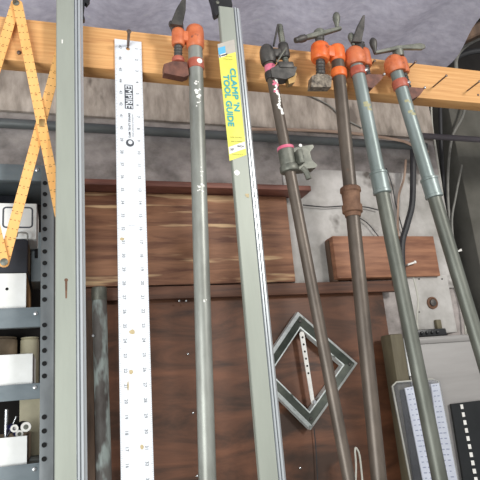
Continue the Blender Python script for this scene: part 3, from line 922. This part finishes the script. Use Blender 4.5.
# keyhole slot
c = at(66.2, 280, YG - 0.0122)
m = mb('rust')
pts = [c + U1 * (0.0032 * math.cos(PI * (0.2 + 1.6 * j / 12 + 1.5))) - D1 * (0.0032 * math.sin(PI * (0.2 + 1.6 * j / 12 + 1.5))) for j in range(13)]
pts = [c + U1 * (0.0030 * math.sin(an)) - D1 * (0.0030 * math.cos(an)) for an in [math.radians(-140 + 280 * j / 12) for j in range(13)]]
pts += [c + U1 * 0.0013 + D1 * 0.031, c - U1 * 0.0013 + D1 * 0.031]
m.prism(pts, (0, 0.0006, 0))
m.build('keyhole_slot', r1)
mb('whitepaint').box(at(62.2, 41.5, YG - 0.0122), (0.0022, 0.0006, 0.008), X=U1, Y=EY, Z=-D1, bev=0).build('paint_speck', r1)
def jaw(root, pts, Y, depth, name='end_jaw'):
    m = mb('blackplastic')
    m.prism([at(x, y, Y) for x, y in pts], (0, depth, 0))
    return m.build(name, root, sharp=30)
jaw(r1, [(82, -20), (89, -16), (90, 0), (87, 4), (85, 2), (84.5, 8), (83.5, 14), (85, 19), (82, 20)], YG - 0.006, 0.012)

r2, a2, D2, U2, N2 = guide('grey metal tool guide with a yellow label, hanging in the middle', 'tool_guide', (228.2, 11), (271.5, 480), YG, W=1.0)
j = jaw(r2, [(210, -6), (212, -9), (226, -14), (231, -4), (232.5, 6), (216, 15.5), (214.5, 13), (213, 4)], YG - 0.01, 0.016)
mb('castgrey').lathe(at(217.5, 2.5, YG - 0.01), -EY, [(0, 0.0042), (0.0015, 0.0038), (0.0022, 0.002)], 14).build('screw', j)
# label
def label_guide():
    Yl = YG - 0.0123
    tl, tr, br, bl = at(218.8, 57, Yl), at(235.6, 52, Yl), at(246.5, 155, Yl), at(229.5, 161, Yl)
    lab = mb('yellow')
    lab.flat = True
    f = lambda s, t: (tl.lerp(tr, s)).lerp(bl.lerp(br, s), t)
    e = -EY * 0.0003
    def q(s0, s1, t0, t1, key, lift=1.0):
        lab.use(key)
        lab.add([f(s0, t1) + e * lift, f(s1, t1) + e * lift, f(s1, t0) + e * lift, f(s0, t0) + e * lift], [(0, 1, 2, 3)])
    q(0, 1, 0, 1, 'yellow')
    q(0.0, 1.0, -0.13, 0.0, 'tape')
    q(0.0, 0.42, -0.09, -0.02, 'bluepatch', 2)
    q(0.0, 0.42, -0.02, 0.012, 'whitepaint', 2)
    q(0.03, 0.10, -0.018, 0.01, 'inkdark', 3)
    q(0.14, 0.5, -0.01, 0.004, 'inkdark', 3)
    D = (bl - tl).normalized(); U = (tr - tl).normalized()
    U = (U - D * U.dot(D)).normalized()
    H_ = (bl - tl).length
    lab.use('teal')
    for n_, (du, dd) in enumerate(((-0.0005, -0.0005), (0.0005, 0.0005), (-0.0005, 0.0005), (0.0005, -0.0005))):
        sh_ = U * du + D * dd + e * (3 + n_ * 0.6)
        put_text(lab, "CLAMP 'N", f(0.72, 0.365) + sh_, D, U, 0.0120, length=H_ * 0.42)
        put_text(lab, 'TOOL GUIDE', f(0.29, 0.445) + sh_, D, U, 0.0120, length=H_ * 0.50)
    lab.use('olive_ink')
    for t in (0.02, 0.05):
        put_text(lab, 'STRAIGHT EDGE', f(0.5, t) + e * 2, U, -D, 0.0016, length=0.02)
    put_text(lab, 'FOR CUTTING', f(0.52, 0.812) + e * 2, U, -D, 0.0026, length=0.024)
    put_text(lab, 'AND CLAMPING', f(0.52, 0.85) + e * 2, U, -D, 0.0026, length=0.024)
    q(0.02, 0.98, 0.875, 0.94, 'whitepaint', 2)
    lab.use('inkdark')
    put_text(lab, '50"', f(0.22, 0.908) + e * 4, U, -D, 0.0048, bold=0.02)
    put_text(lab, 'INCH', f(0.70, 0.905) + e * 4, U, -D, 0.0044, length=0.0125, bold=0.02)
    lab.use('olive_ink')
    put_text(lab, 'MADE IN U.S.A.', f(0.5, 0.968) + e * 2, U, -D, 0.0022, length=0.022)
    lab.build('yellow_label', r2)
    for (px, py, r_) in ((237, 173, 0.006), (247.5, 195.5, 0.0045)):
        c = at(px, py, Yl)
        m = mb('whitepaint' if py < 180 else 'stain')
        m.add([c + e + V((r_ * math.cos(2 * PI * j / 11) * random.uniform(0.6, 1.15), 0, r_ * math.sin(2 * PI * j / 11) * random.uniform(0.7, 1.2))) for j in range(11)], [tuple(range(11))])
        m.build('paint_blot', r2)
label_guide()

# ------------------------------------------------------------------ folding rule
def folding_rule():
    Y = YB - 0.010
    legs = [((16.0, 3), (-24, 132), 0.000), ((17.5, 3), (60, 215), 0.005), ((60.5, 50), (3.5, 263), 0.0), ((3.0, 262), (-30, 118), 0.005)]
    root = thing('folding_rule', 'orange wooden folding rule hanging in zigzag at the left edge', 'folding ruler', at(4, 268, Y))
    hw = 0.0088
    for (a, b, lift) in legs:
        A = at(*a, Y - lift); B = at(*b, Y - lift)
        D = (B - A).normalized(); U = V((-D.z, 0, D.x))
        L = (B - A).length
        m = mb('rule')
        loop = []
        for k in range(7):
            an = PI * k / 6
            loop.append(A + U * (math.cos(an) * hw) - D * (math.sin(an) * hw * 0.8))
        for k in range(7):
            an = PI * k / 6
            loop.append(B - U * (math.cos(an) * hw) + D * (math.sin(an) * hw * 0.8))
        m.prism(loop, (0, 0.0032, 0))
        m.use('rule_ink')
        e = -EY * 0.0004
        n = int(L / 0.008)
        for k in range(1, n):
            t = k * 0.008
            if k % 2:
                continue
            ln = 0.0035 if k % 4 == 0 else 0.0028
            m.add([A + D * t - U * 0.0012 + e, A + D * t + U * 0.0012 + e, A + D * (t + 0.0012) + U * 0.0012 + e, A + D * (t + 0.0012) - U * 0.0012 + e], [(0, 1, 2, 3)])
            for sg in (-1, 1):
                a_, b_ = sg * (hw - 0.0004), sg * (hw - ln)
                m.add([A + D * t + U * a_ + e, A + D * t + U * b_ + e, A + D * (t + 0.0011) + U * b_ + e, A + D * (t + 0.0011) + U * a_ + e], [(0, 1, 2, 3)])
            if k % 6 == 0 and t > 0.02:
                put_text(m, str(1 + (k // 3) % 12), A + D * (t + 0.004) + e, D, U, 0.0045)
        m.build('rule_segment', root)
    for (px, py, r_) in ((16, 3, 0.006), (43.5, 116, 0.0), (4, 262, 0.0062)):
        if r_ == 0:
            continue
        c = at(px, py, Y - 0.005)
        m = mb('castgrey')
        m.lathe(c, -EY, [(0, r_), (0.0015, r_), (0.0025, r_ * 0.6), (0.003, r_ * 0.3)], 20)
        m.build('hinge', root)
    # brass joint plate at the crossing
    m = mb('brass')
    c = at(42, 123, Y - 0.005)
    m.box(c, (0.010, 0.003, 0.016), bev=0.002)
    m.build('joint_plate', root)
folding_rule()
nail(15, 10, 0.042, 'nail', 'grey nail under the top hinge of the orange folding rule', (0.0, 0.18), 'castgrey', 0.003)

# ------------------------------------------------------------------ pipe clamps
GC = 'pipe clamps hanging from the beam'
YPIPE = 0.958
class Axis:
    def __init__(s, top, bot, Y):
        s.t, s.b, s.Y = top, bot, Y
        s.D = (at(*bot, Y) - at(*top, Y)).normalized()
        s.U = V((-s.D.z, 0, s.D.x))
        s.N = s.D.cross(s.U)
        if s.N.y > 0:
            s.N = -s.N
    def p(s, py):
        f = (py - s.t[1]) / (s.b[1] - s.t[1])
        return at(s.t[0] + (s.b[0] - s.t[0]) * f, py, s.Y)

def knob(m, base, d, L, r):
    m.lathe(base, d, [(0, r * 0.45), (L * 0.12, r * 0.5), (L * 0.3, r * 0.62), (L * 0.55, r * 0.95), (L * 0.72, r), (L * 0.88, r * 0.8), (L * 0.97, r * 0.45), (L, r * 0.15)], 18)

def threads(m, a, b, r, n=14):
    a, b = V(a), V(b)
    L = (b - a).length
    prof = []
    for i in range(n):
        prof += [(L * i / n, r), (L * (i + 0.5) / n, r * 0.86)]
    prof.append((L, r))
    m.lathe(a, b - a, prof, 18)

# --- clamp A: grey pipe between ruler and middle guide
def clamp_a():
    ax = Axis((195, 40), (207.5, 480), YPIPE)
    root = thing('pipe_clamp', 'pipe clamp on plain grey pipe between the white ruler and middle tool guide', 'pipe clamp', ax.p(480) + ax.D * 0.15, GC)
    D, U, N = ax.D, ax.U, ax.N
    m = mb('galv').cyl(ax.p(42), ax.p(480) + D * 0.15, 0.0146)
    m.use('whitepaint')
    sr = random.Random(3)
    for (px, py, s) in ((198, 85, .006), (197, 93, .005), (199, 99, .006), (197.5, 107, .004), (199, 172, .003), (199, 180, .003), (200, 188, .005), (199.5, 195, .004), (200, 302, .003)):
        c = ax.p(py)
        for k in range(4):
            an = sr.uniform(-0.45, 0.35); tt = sr.uniform(-.006, .006)
            q = c + D * tt + (N * math.cos(an) + U * math.sin(an)) * 0.0144
            nn = (N * math.cos(an) + U * math.sin(an))
            m.lathe(q, nn, [(0, s * sr.uniform(.25, .6)), (0.0006, s * 0.2)], 7)
    m.build('pipe', root)
    hd = mb('orange_faded')
    hd.sleeve(ax.p(28), ax.p(49), 0.0185)
    sc = lambda py: at(178.2 + (py - 30) * 0.0, py, YPIPE)
    hd.sleeve(sc(30), sc(46), 0.0132)
    mid = (ax.p(38) + sc(38)) / 2
    hd.box(mid, ((ax.p(38) - sc(38)).length, 0.018, 0.024), X=U, Y=N, Z=-D, bev=0.004)
    hd.build('clamp_head', root)
    s_ = mb('castdark')
    threads(s_, sc(22), sc(62), 0.0088)
    s_.build('screw', root)
    rg = mb('redring')
    rg.sleeve(ax.p(60.5), ax.p(70), 0.0168)
    rg.build('collar', root)
    w = mb('whitepaint')
    w.lathe(ax.p(65) + N * 0.0158 + U * 0.004, N, [(0, 0.006), (0.001, 0.0055), (0.0016, 0.003)], 9)
    w.build('paint_blob', root)
    pd = mb('padbrown')
    pts = [(164, 64), (173, 61), (187, 62), (189, 75), (184, 77), (164, 73)]
    pd.prism([at(x, y, YPIPE - 0.010) for x, y in pts], (0, 0.018, 0))
    pd.build('jaw_pad', root)
    mb('redring').sleeve(sc(58), sc(63), 0.0125).build('pad_boss', root)
    # crank seen end-on: hub, blade reaching to the upper right, knob at the left
    cr = mb('castdark')
    cr.lathe(sc(33), -D, [(0, 0.010), (0.008, 0.0115), (0.02, 0.011), (0.026, 0.008)], 18)
    a, b = at(176, 26, YPIPE - 0.012), at(184.5, -2, YPIPE - 0.04)
    cr.hexbar(a, a.lerp(b, 0.55), (0.0125, 0.005), (0.0095, 0.0045), U, N)
    cr.hexbar(a.lerp(b, 0.55), b, (0.0095, 0.0045), (0.0025, 0.003), U, N)
    knob(cr, at(173, 32, YPIPE + 0.004), at(171, 19, YPIPE + 0.004) - at(173, 32, YPIPE + 0.004), 0.026, 0.0068)
    cr.build('crank_handle', root)
clamp_a()

# --- clamp B: thin dark pipe with iron head and sliding jaw
def clamp_b():
    ax = Axis((268.5, 60), (349, 480), YPIPE)
    D, U, N = ax.D, ax.U, ax.N
    root = thing('pipe_clamp', 'pipe clamp on thin dark pipe with pink and white paint marks', 'pipe clamp', ax.p(480) + D * 0.15, GC)
    m = mb('blackpipe').cyl(ax.p(52), ax.p(480) + D * 0.15, 0.0112)
    m.use('pink')
    m.lathe(ax.p(66), D, [(0, 0.0113), (0.0005, 0.0116), (0.017, 0.0116), (0.0175, 0.0113)], 22)
    m.use('whitepaint')
    sr = random.Random(5)
    for k in range(42):
        py = 81 + k * 0.85
        c = ax.p(py)
        an = 0.15 + 0.25 * math.sin(k * 0.35) + sr.uniform(-0.15, 0.15)
        nn = N * math.cos(an) + U * math.sin(an)
        m.lathe(c + nn * 0.0109, nn, [(0, sr.uniform(.0018, .0036)), (0.0007, 0.001)], 7)
    m.use('pink')
    for k in range(10):
        an = sr.uniform(-0.4, 0.5)
        nn = N * math.cos(an) + U * math.sin(an)
        m.lathe(ax.p(sr.uniform(83, 94)) + nn * 0.0109, nn, [(0, sr.uniform(.002, .0045)), (0.0008, 0.001)], 7)
    m.build('pipe', root)
    hd = mb('castdark')
    hd.dome(ax.p(45), ax.p(64), 0.0170)
    hd.sleeve(ax.p(72), ax.p(80), 0.0140)
    scr = lambda py: at(279.5 + (py - 25) * 0.17, py, YPIPE - 0.004)
    hd.sleeve(scr(44), scr(58), 0.0115)
    mid = (ax.p(54) + scr(54)) / 2
    hd.box(mid, ((ax.p(54) - scr(54)).length, 0.016, 0.02), X=U, Y=N, Z=-D, bev=0.003)
    hd.box(at(284, 68, YPIPE - 0.004), (0.036, 0.03, 0.016), X=U, Y=N, Z=-D, bev=0.004)
    hd.build('clamp_head', root)
    s_ = mb('castgrey')
    threads(s_, scr(27), scr(66), 0.0068, 22)
    s_.lathe(scr(27), -D, [(0, 0.0068), (0.004, 0.0055), (0.006, 0.0025)], 16)
    s_.build('screw', root)
    mb('chrome').lathe(scr(27) - D * 0.004 + U * 0.001, N + D * -1.0, [(0, 0.005), (0.003, 0.005), (0.004, 0.002)], 14).build('screw_tip', root)
    mb('castdark').tube([at(273.5, 46, YPIPE - 0.02), at(278, 24.5, YPIPE - 0.012)], 0.0022, smooth=False).build('handle_bar', root)
    mb('castgrey').tube([at(277, 62, YPIPE - 0.024), at(286, 48, YPIPE - 0.024)], 0.0018, smooth=False).build('cotter_pin', root)
    pd = mb('castdark')
    pd.prism([at(x, y, YPIPE - 0.016) for x, y in ((271, 68), (283, 63), (297, 67), (295, 75), (286, 79), (272, 77))], (0, 0.022, 0))
    pd.build('jaw_pad', root)
    mb('brass').prism([at(x, y, YPIPE - 0.01) for x, y in ((288, 78), (295, 72), (297, 73), (295, 82), (289, 84))], (0, 0.016, 0)).build('wood_face', root)
    # sliding lower jaw
    lj = mb('castgrey')
    lj.sleeve(ax.p(147), ax.p(168), 0.0165)
    lj.sleeve(ax.p(165.5), ax.p(172.5), 0.0195)
    f = YPIPE - 0.010
    lj.prism([at(x, y, f) for x, y in ((293, 148), (303, 146), (313, 144.5), (314, 147), (310, 152), (312, 160), (317.5, 165), (316, 167.5), (303, 169), (293, 170))], (0, 0.026, 0))
    lj.box(at(300, 157, f - 0.006), (0.012, 0.014, 0.03), X=U, Y=N, Z=-D, bev=0.003)
    j_ = lj.build('sliding_jaw', root)
    t = mb('pink')
    t.lathe(ax.p(147.4), D, [(0, 0.0168), (0.0005, 0.0172), (0.006, 0.0172), (0.0065, 0.0168)], 22)
    t.build('pink_band', j_)
    mb('castgrey').tube([at(302, 168, f), at(306, 172, f), at(309, 179, f)], 0.006).build('release_lever', j_)
    mb('whitepaint').lathe(at(300.5, 145.5, f - 0.001), N, [(0, 0.004), (0.0015, 0.003)], 8).build('paint_blob', j_)
clamp_b()

# --- clamp C: dark pipe with bright orange head and crank
def clamp_c():
    ax = Axis((337.5, 60), (379, 480), YPIPE)
    D, U, N = ax.D, ax.U, ax.N
    root = thing('pipe_clamp', 'bright orange-headed pipe clamp on dark pipe with rusty coupling', 'pipe clamp', ax.p(480) + D * 0.15, GC)
    mb('blackpipe').cyl(ax.p(52), ax.p(480) + D * 0.15, 0.0140).build('pipe', root)
    hd = mb('orange')
    hd.sleeve(ax.p(47), ax.p(62), 0.0180)
    sc = lambda py: at(320 + (py - 50) * 0.03, py, YPIPE - 0.004)
    hd.sleeve(sc(45), sc(61), 0.0205)
    mid = (ax.p(53) + sc(53)) / 2
    hd.box(mid, ((ax.p(53) - sc(53)).length + 0.006, 0.022, 0.028), X=U, Y=N, Z=-D, bev=0.004)
    hd.build('clamp_head', root)
    mb('orange').sleeve(ax.p(69.5), ax.p(78), 0.0175).build('collar', root)
    s_ = mb('castdark')
    threads(s_, sc(33), sc(76), 0.0105)
    s_.build('screw', root)
    pd = mb('padgrey')
    pd.prism([at(x, y, YPIPE - 0.014) for x, y in ((312, 76), (318, 73.5), (328, 74.5), (332, 77), (331, 87), (311, 87))], (0, 0.018, 0))
    pd.build('jaw_pad', root)
    mb('brass').prism([at(x, y, YPIPE - 0.004) for x, y in ((342, 82), (347, 83), (347, 91), (343, 92))], (0, 0.018, 0)).build('wedge', root)
    cr = mb('castgrey')
    cr.lathe(sc(37), -D, [(0, 0.010), (0.006, 0.0125), (0.014, 0.012), (0.018, 0.008)], 18)
    a, b = at(299, 39.5, YPIPE - 0.01), at(340.5, 28.5, YPIPE - 0.01)
    dd = (b - a).normalized(); nn = dd.cross(N).normalized()
    h = a.lerp(b, 0.4)
    cr.hexbar(a, h, (0.004, 0.005), (0.0058, 0.0055), nn, N)
    cr.hexbar(h, b, (0.0058, 0.0055), (0.0035, 0.005), nn, N)
    c_ = cr.build('crank_handle', root)
    g = mb('castdark')
    g.lathe(a + dd * 0.02, -dd, [(0, 0.005), (0.004, 0.008), (0.015, 0.0085), (0.022, 0.0065), (0.03, 0.006), (0.031, 0.003)], 16)
    g.build('grip', c_)
    k = mb('castgrey')
    kb = at(337.2, 28.5, YPIPE - 0.01)
    knob(k, kb, at(336, 12.5, YPIPE - 0.01) - kb, (at(336, 12.5, YPIPE - 0.01) - kb).length, 0.0088)
    k.build('knob', c_)
    cp = mb('rust')
    a, b = ax.p(187.5), ax.p(217)
    L = (b - a).length
    cp.lathe(a, D, [(0, 0.0185), (0.002, 0.021), (0.010, 0.0215), (0.013, 0.019), (L * 0.6, 0.0175), (L * 0.62, 0.0205), (L * 0.85, 0.0205), (L * 0.88, 0.017), (L, 0.0155)], 24)
    cp.build('coupling', root)
clamp_c()
nail(325, 61, 0.06, 'nail', 'dark slanting nail crossing the bright orange clamp head', r=0.0021)

# --- clamps D and E: blue-grey pipes with rounded faded orange heads
def clamp_dome(label, ax, dome, ring, coupling, padpts, build_handle, scr_off, lower='galv'):
    D, U, N = ax.D, ax.U, ax.N
    root = thing('pipe_clamp', label, 'pipe clamp', ax.p(480) + D * 0.15, GC)
    mid = (coupling[0] + coupling[1]) / 2
    m = mb('galv_blue').cyl(ax.p(dome[0] + 6), ax.p(mid), 0.0146)
    sr = random.Random(int(dome[0]))
    for k in range(9):
        an = sr.uniform(-0.5, 0.6)
        nn = N * math.cos(an) + U * math.sin(an)
        m.use('patina')
        m.lathe(ax.p(sr.uniform(100, 122)) + nn * 0.0140, nn, [(0, sr.uniform(.002, .0055)), (0.001, 0.001)], 9)
    m.build('upper_pipe', root)
    mb('galv_shaded').cyl(ax.p(mid) + D * 0.0005, ax.p(480) + D * 0.15, 0.0146).build('lower_pipe', root)
    sc = lambda py: ax.p(py) + scr_off
    hd = mb('orange_faded')
    hd.dome(ax.p(dome[0]), ax.p(dome[1]), 0.0235)
    a, b = sc(dome[0] + 1), sc(dome[1] - 1)
    hd.sleeve(a, b, 0.0165)
    m_ = (ax.p((dome[0] + dome[1]) / 2) + sc((dome[0] + dome[1]) / 2)) / 2
    sd = scr_off.normalized()
    hd.box(m_, (scr_off.length, 0.024, 0.024), X=sd, Y=sd.cross(D), Z=-D, bev=0.004)
    hd.build('clamp_head', root)
    rg = mb('redring')
    rg.sleeve(ax.p(ring[0]), ax.p(ring[1]), 0.0178)
    rg.build('collar', root)
    mb('chrome').lathe(ax.p((ring[0] + ring[1]) / 2 + 1) + N * 0.012 + U * 0.012, N + U, [(0, 0.005), (0.004, 0.0045), (0.006, 0.002)], 12).build('collar_bolt', root)
    s_ = mb('castdark')
    threads(s_, sc(dome[0] - 6), sc(ring[1] + 2), 0.0092)
    s_.build('screw', root)
    pd = mb('padbrown')
    pd.prism([at(x, y, ax.Y - 0.006) for x, y in padpts], (0, 0.026, 0))
    p_ = pd.build('jaw_pad', root)
    tip = max(padpts, key=lambda q: q[0])
    mb('chrome').lathe(at(tip[0] - 0.6, tip[1], ax.Y - 0.007), N, [(0, 0.003), (0.003, 0.0028), (0.004, 0.001)], 10).build('rivet', p_)
    cp = mb('galv_blue')
    a, b = ax.p(coupling[0]), ax.p(coupling[1])
    L = (b - a).length
    cp.lathe(a, D, [(0, 0.0165), (0.0015, 0.0192), (0.006, 0.0192), (0.007, 0.0180), (L - 0.008, 0.0180), (L - 0.007, 0.0192), (L - 0.0015, 0.0192), (L, 0.0165)], 24)
    cp.build('coupling', root)
    build_handle(root, sc, ax)

def handle_d(root, sc, ax):
    D, U, N = ax.D, ax.U, ax.N
    cr = mb('castdark')
    cr.lathe(at(359, 52, ax.Y + 0.004), -D, [(0, 0.0135), (0.012, 0.013), (0.026, 0.010), (0.03, 0.006)], 18)
    a, b = at(356, 43, ax.Y - 0.008), at(363.5, 16, ax.Y - 0.035)
    cr.hexbar(a, a.lerp(b, 0.6), (0.012, 0.0055), (0.0085, 0.0045), U, N)
    cr.hexbar(a.lerp(b, 0.6), b, (0.0085, 0.0045), (0.0022, 0.003), U, N)
    c_ = cr.build('crank_handle', root)
    k = mb('castgrey')
    kb = at(353.5, 46, ax.Y - 0.004)
    kt = at(350.3, 33, ax.Y - 0.004)
    knob(k, kb, kt - kb, (kt - kb).length, 0.0082)
    k.build('knob', c_)
clamp_dome('rounded faded orange pipe clamp, first of the two on blue-grey pipes',
           Axis((355.5, 60), (440, 480), YPIPE), (47.5, 66), (68, 76), (172, 194),
           [(362, 76), (369, 74), (384.5, 74.5), (381, 80), (373, 88), (364, 86)], handle_d, V((0.026, 0.006, 0.002)))
nail(367, 69, 0.035, 'nail', 'short nail right of the first rounded orange clamp head', (0.1, 0.1))

def handle_e(root, sc, ax):
    D, U, N = ax.D, ax.U, ax.N
    cr = mb('castgrey')
    Y = ax.Y - 0.006
    h0 = at(399.5, 57, ax.Y)
    cr.lathe(h0, -D, [(0, 0.011), (0.006, 0.0125), (0.016, 0.0125), (0.021, 0.008)], 18)
    hub = at(398.5, 48, Y)
    a = at(375, 53, Y)
    dd = (hub - a).normalized(); nn = dd.cross(N).normalized()
    cr.hexbar(hub, a, (0.005, 0.0055), (0.0032, 0.0045), nn, N)
    b = at(424.5, 46.5, Y)
    db = (b - hub)
    nb = db.normalized().cross(N).normalized()
    cr.hexbar(hub, hub + db * 0.3, (0.0045, 0.005), (0.0055, 0.0045), nb, N)
    cr.hexbar(hub + db * 0.3, hub + db * 0.85, (0.0055, 0.0045), (0.0085, 0.0035), nb, N)
    cr.hexbar(hub + db * 0.85, b, (0.0085, 0.0035), (0.0042, 0.003), nb, N)
    c_ = cr.build('crank_handle', root)
    k = mb('castdark')
    kb = at(375.3, 53.5, Y)
    kt = at(372.3, 38, Y)
    knob(k, kb, kt - kb, (kt - kb).length, 0.0088)
    k.build('knob', c_)
clamp_dome('rounded faded orange pipe clamp at the far right with long flat crank blade',
           Axis((395.8, 70), (479, 345), YPIPE), (56, 73), (80.5, 89), (178, 198),
           [(405, 90), (410, 87), (425, 88), (420, 95), (411, 100), (406, 98)], handle_e, V((0.024, 0.008, 0.002)))
nail(404, 73, 0.052, 'nail', 'long nail right of the rounded orange clamp head at far right', (0.02, 0.02))
nail(433, 87, 0.056, 'nail', 'bare nail in the beam, first right of the far right clamp')
nail(467, 91, 0.05, 'nail', 'bare nail in the beam nearest to the right edge of the photo')
tag(mb('nail').lathe(at(478, 95, YB), -EY, [(0, 0.003), (0.0012, 0.0028), (0.002, 0.001)], 12).build('nail'), 'dark nail head driven flush into right end of the beam', 'nail', 'nails in the beam')
tag(mb('nail').lathe(at(19, 53, YB), -EY, [(0, 0.004), (0.003, 0.0036), (0.004, 0.002)], 12).build('nail'), 'dark nail head in the beam between the folding rule legs', 'nail', 'nails in the beam')

# ------------------------------------------------------------------ clutter in the roof gap at upper right
m = mb('lath')
a, b = at(456, 41, 1.15), at(500, 20, 1.15)
d = (b - a).normalized()
u = V((-d.z, 0, d.x))
m.hexbar(a, b, (0.016, 0.02), (0.02, 0.02), u, EY)
tag(m.build('roof_batten'), 'weathered wooden batten end at the end of the ceiling sheet, upper right', 'batten')
tag(mb('greycable').tube([at(457, 74, 1.22), at(456, 62, 1.22), at(459, 53, 1.22), at(466, 46, 1.22), at(474, 41, 1.22), at(486, 36, 1.22)], 0.0055).build('cable'),
    'grey cable looping over the beam at the upper right corner', 'cable', 'cables on the wall')
tag(mb('blackcable').tube([at(440, 70, 1.25), at(455, 58, 1.25), at(470, 52, 1.25), at(490, 50, 1.25)], 0.009).build('cable'),
    'black cable bundle in the dark gap behind right end of the beam', 'cable', 'cables on the wall')

# ------------------------------------------------------------------ light
w = bpy.data.worlds.new('overcast_sky')
SC.world = w
w.use_nodes = True
bg = w.node_tree.nodes['Background']
bg.inputs['Color'].default_value = (0.95, 0.975, 1.0, 1)
bg.inputs['Strength'].default_value = 0.5

def area(name, loc, target, size, size_y, power, color):
    l = bpy.data.lights.new(name, 'AREA')
    l.shape = 'RECTANGLE'
    l.size = size
    l.size_y = size_y
    l.energy = power
    l.color = color
    o = bpy.data.objects.new(name, l)
    o.location = loc
    o.rotation_euler = (V(target) - V(loc)).to_track_quat('-Z', 'Y').to_euler()
    COL.objects.link(o)
    return o
area('door_daylight', (-1.1, -0.6, 1.1), (0.1, 1.1, 1.35), 1.2, 1.2, 46, (0.97, 1.0, 0.99))
area('high_window_daylight', (1.6, -1.2, 2.6), (0.4, 1.1, 2.05), 0.45, 0.4, 42, (1.0, 0.98, 0.94))

SC.view_settings.view_transform = 'Standard'
SC.view_settings.look = 'None'
SC.view_settings.gamma = 1.0
SC.view_settings.use_curve_mapping = False
SC.view_settings.exposure = 0.0
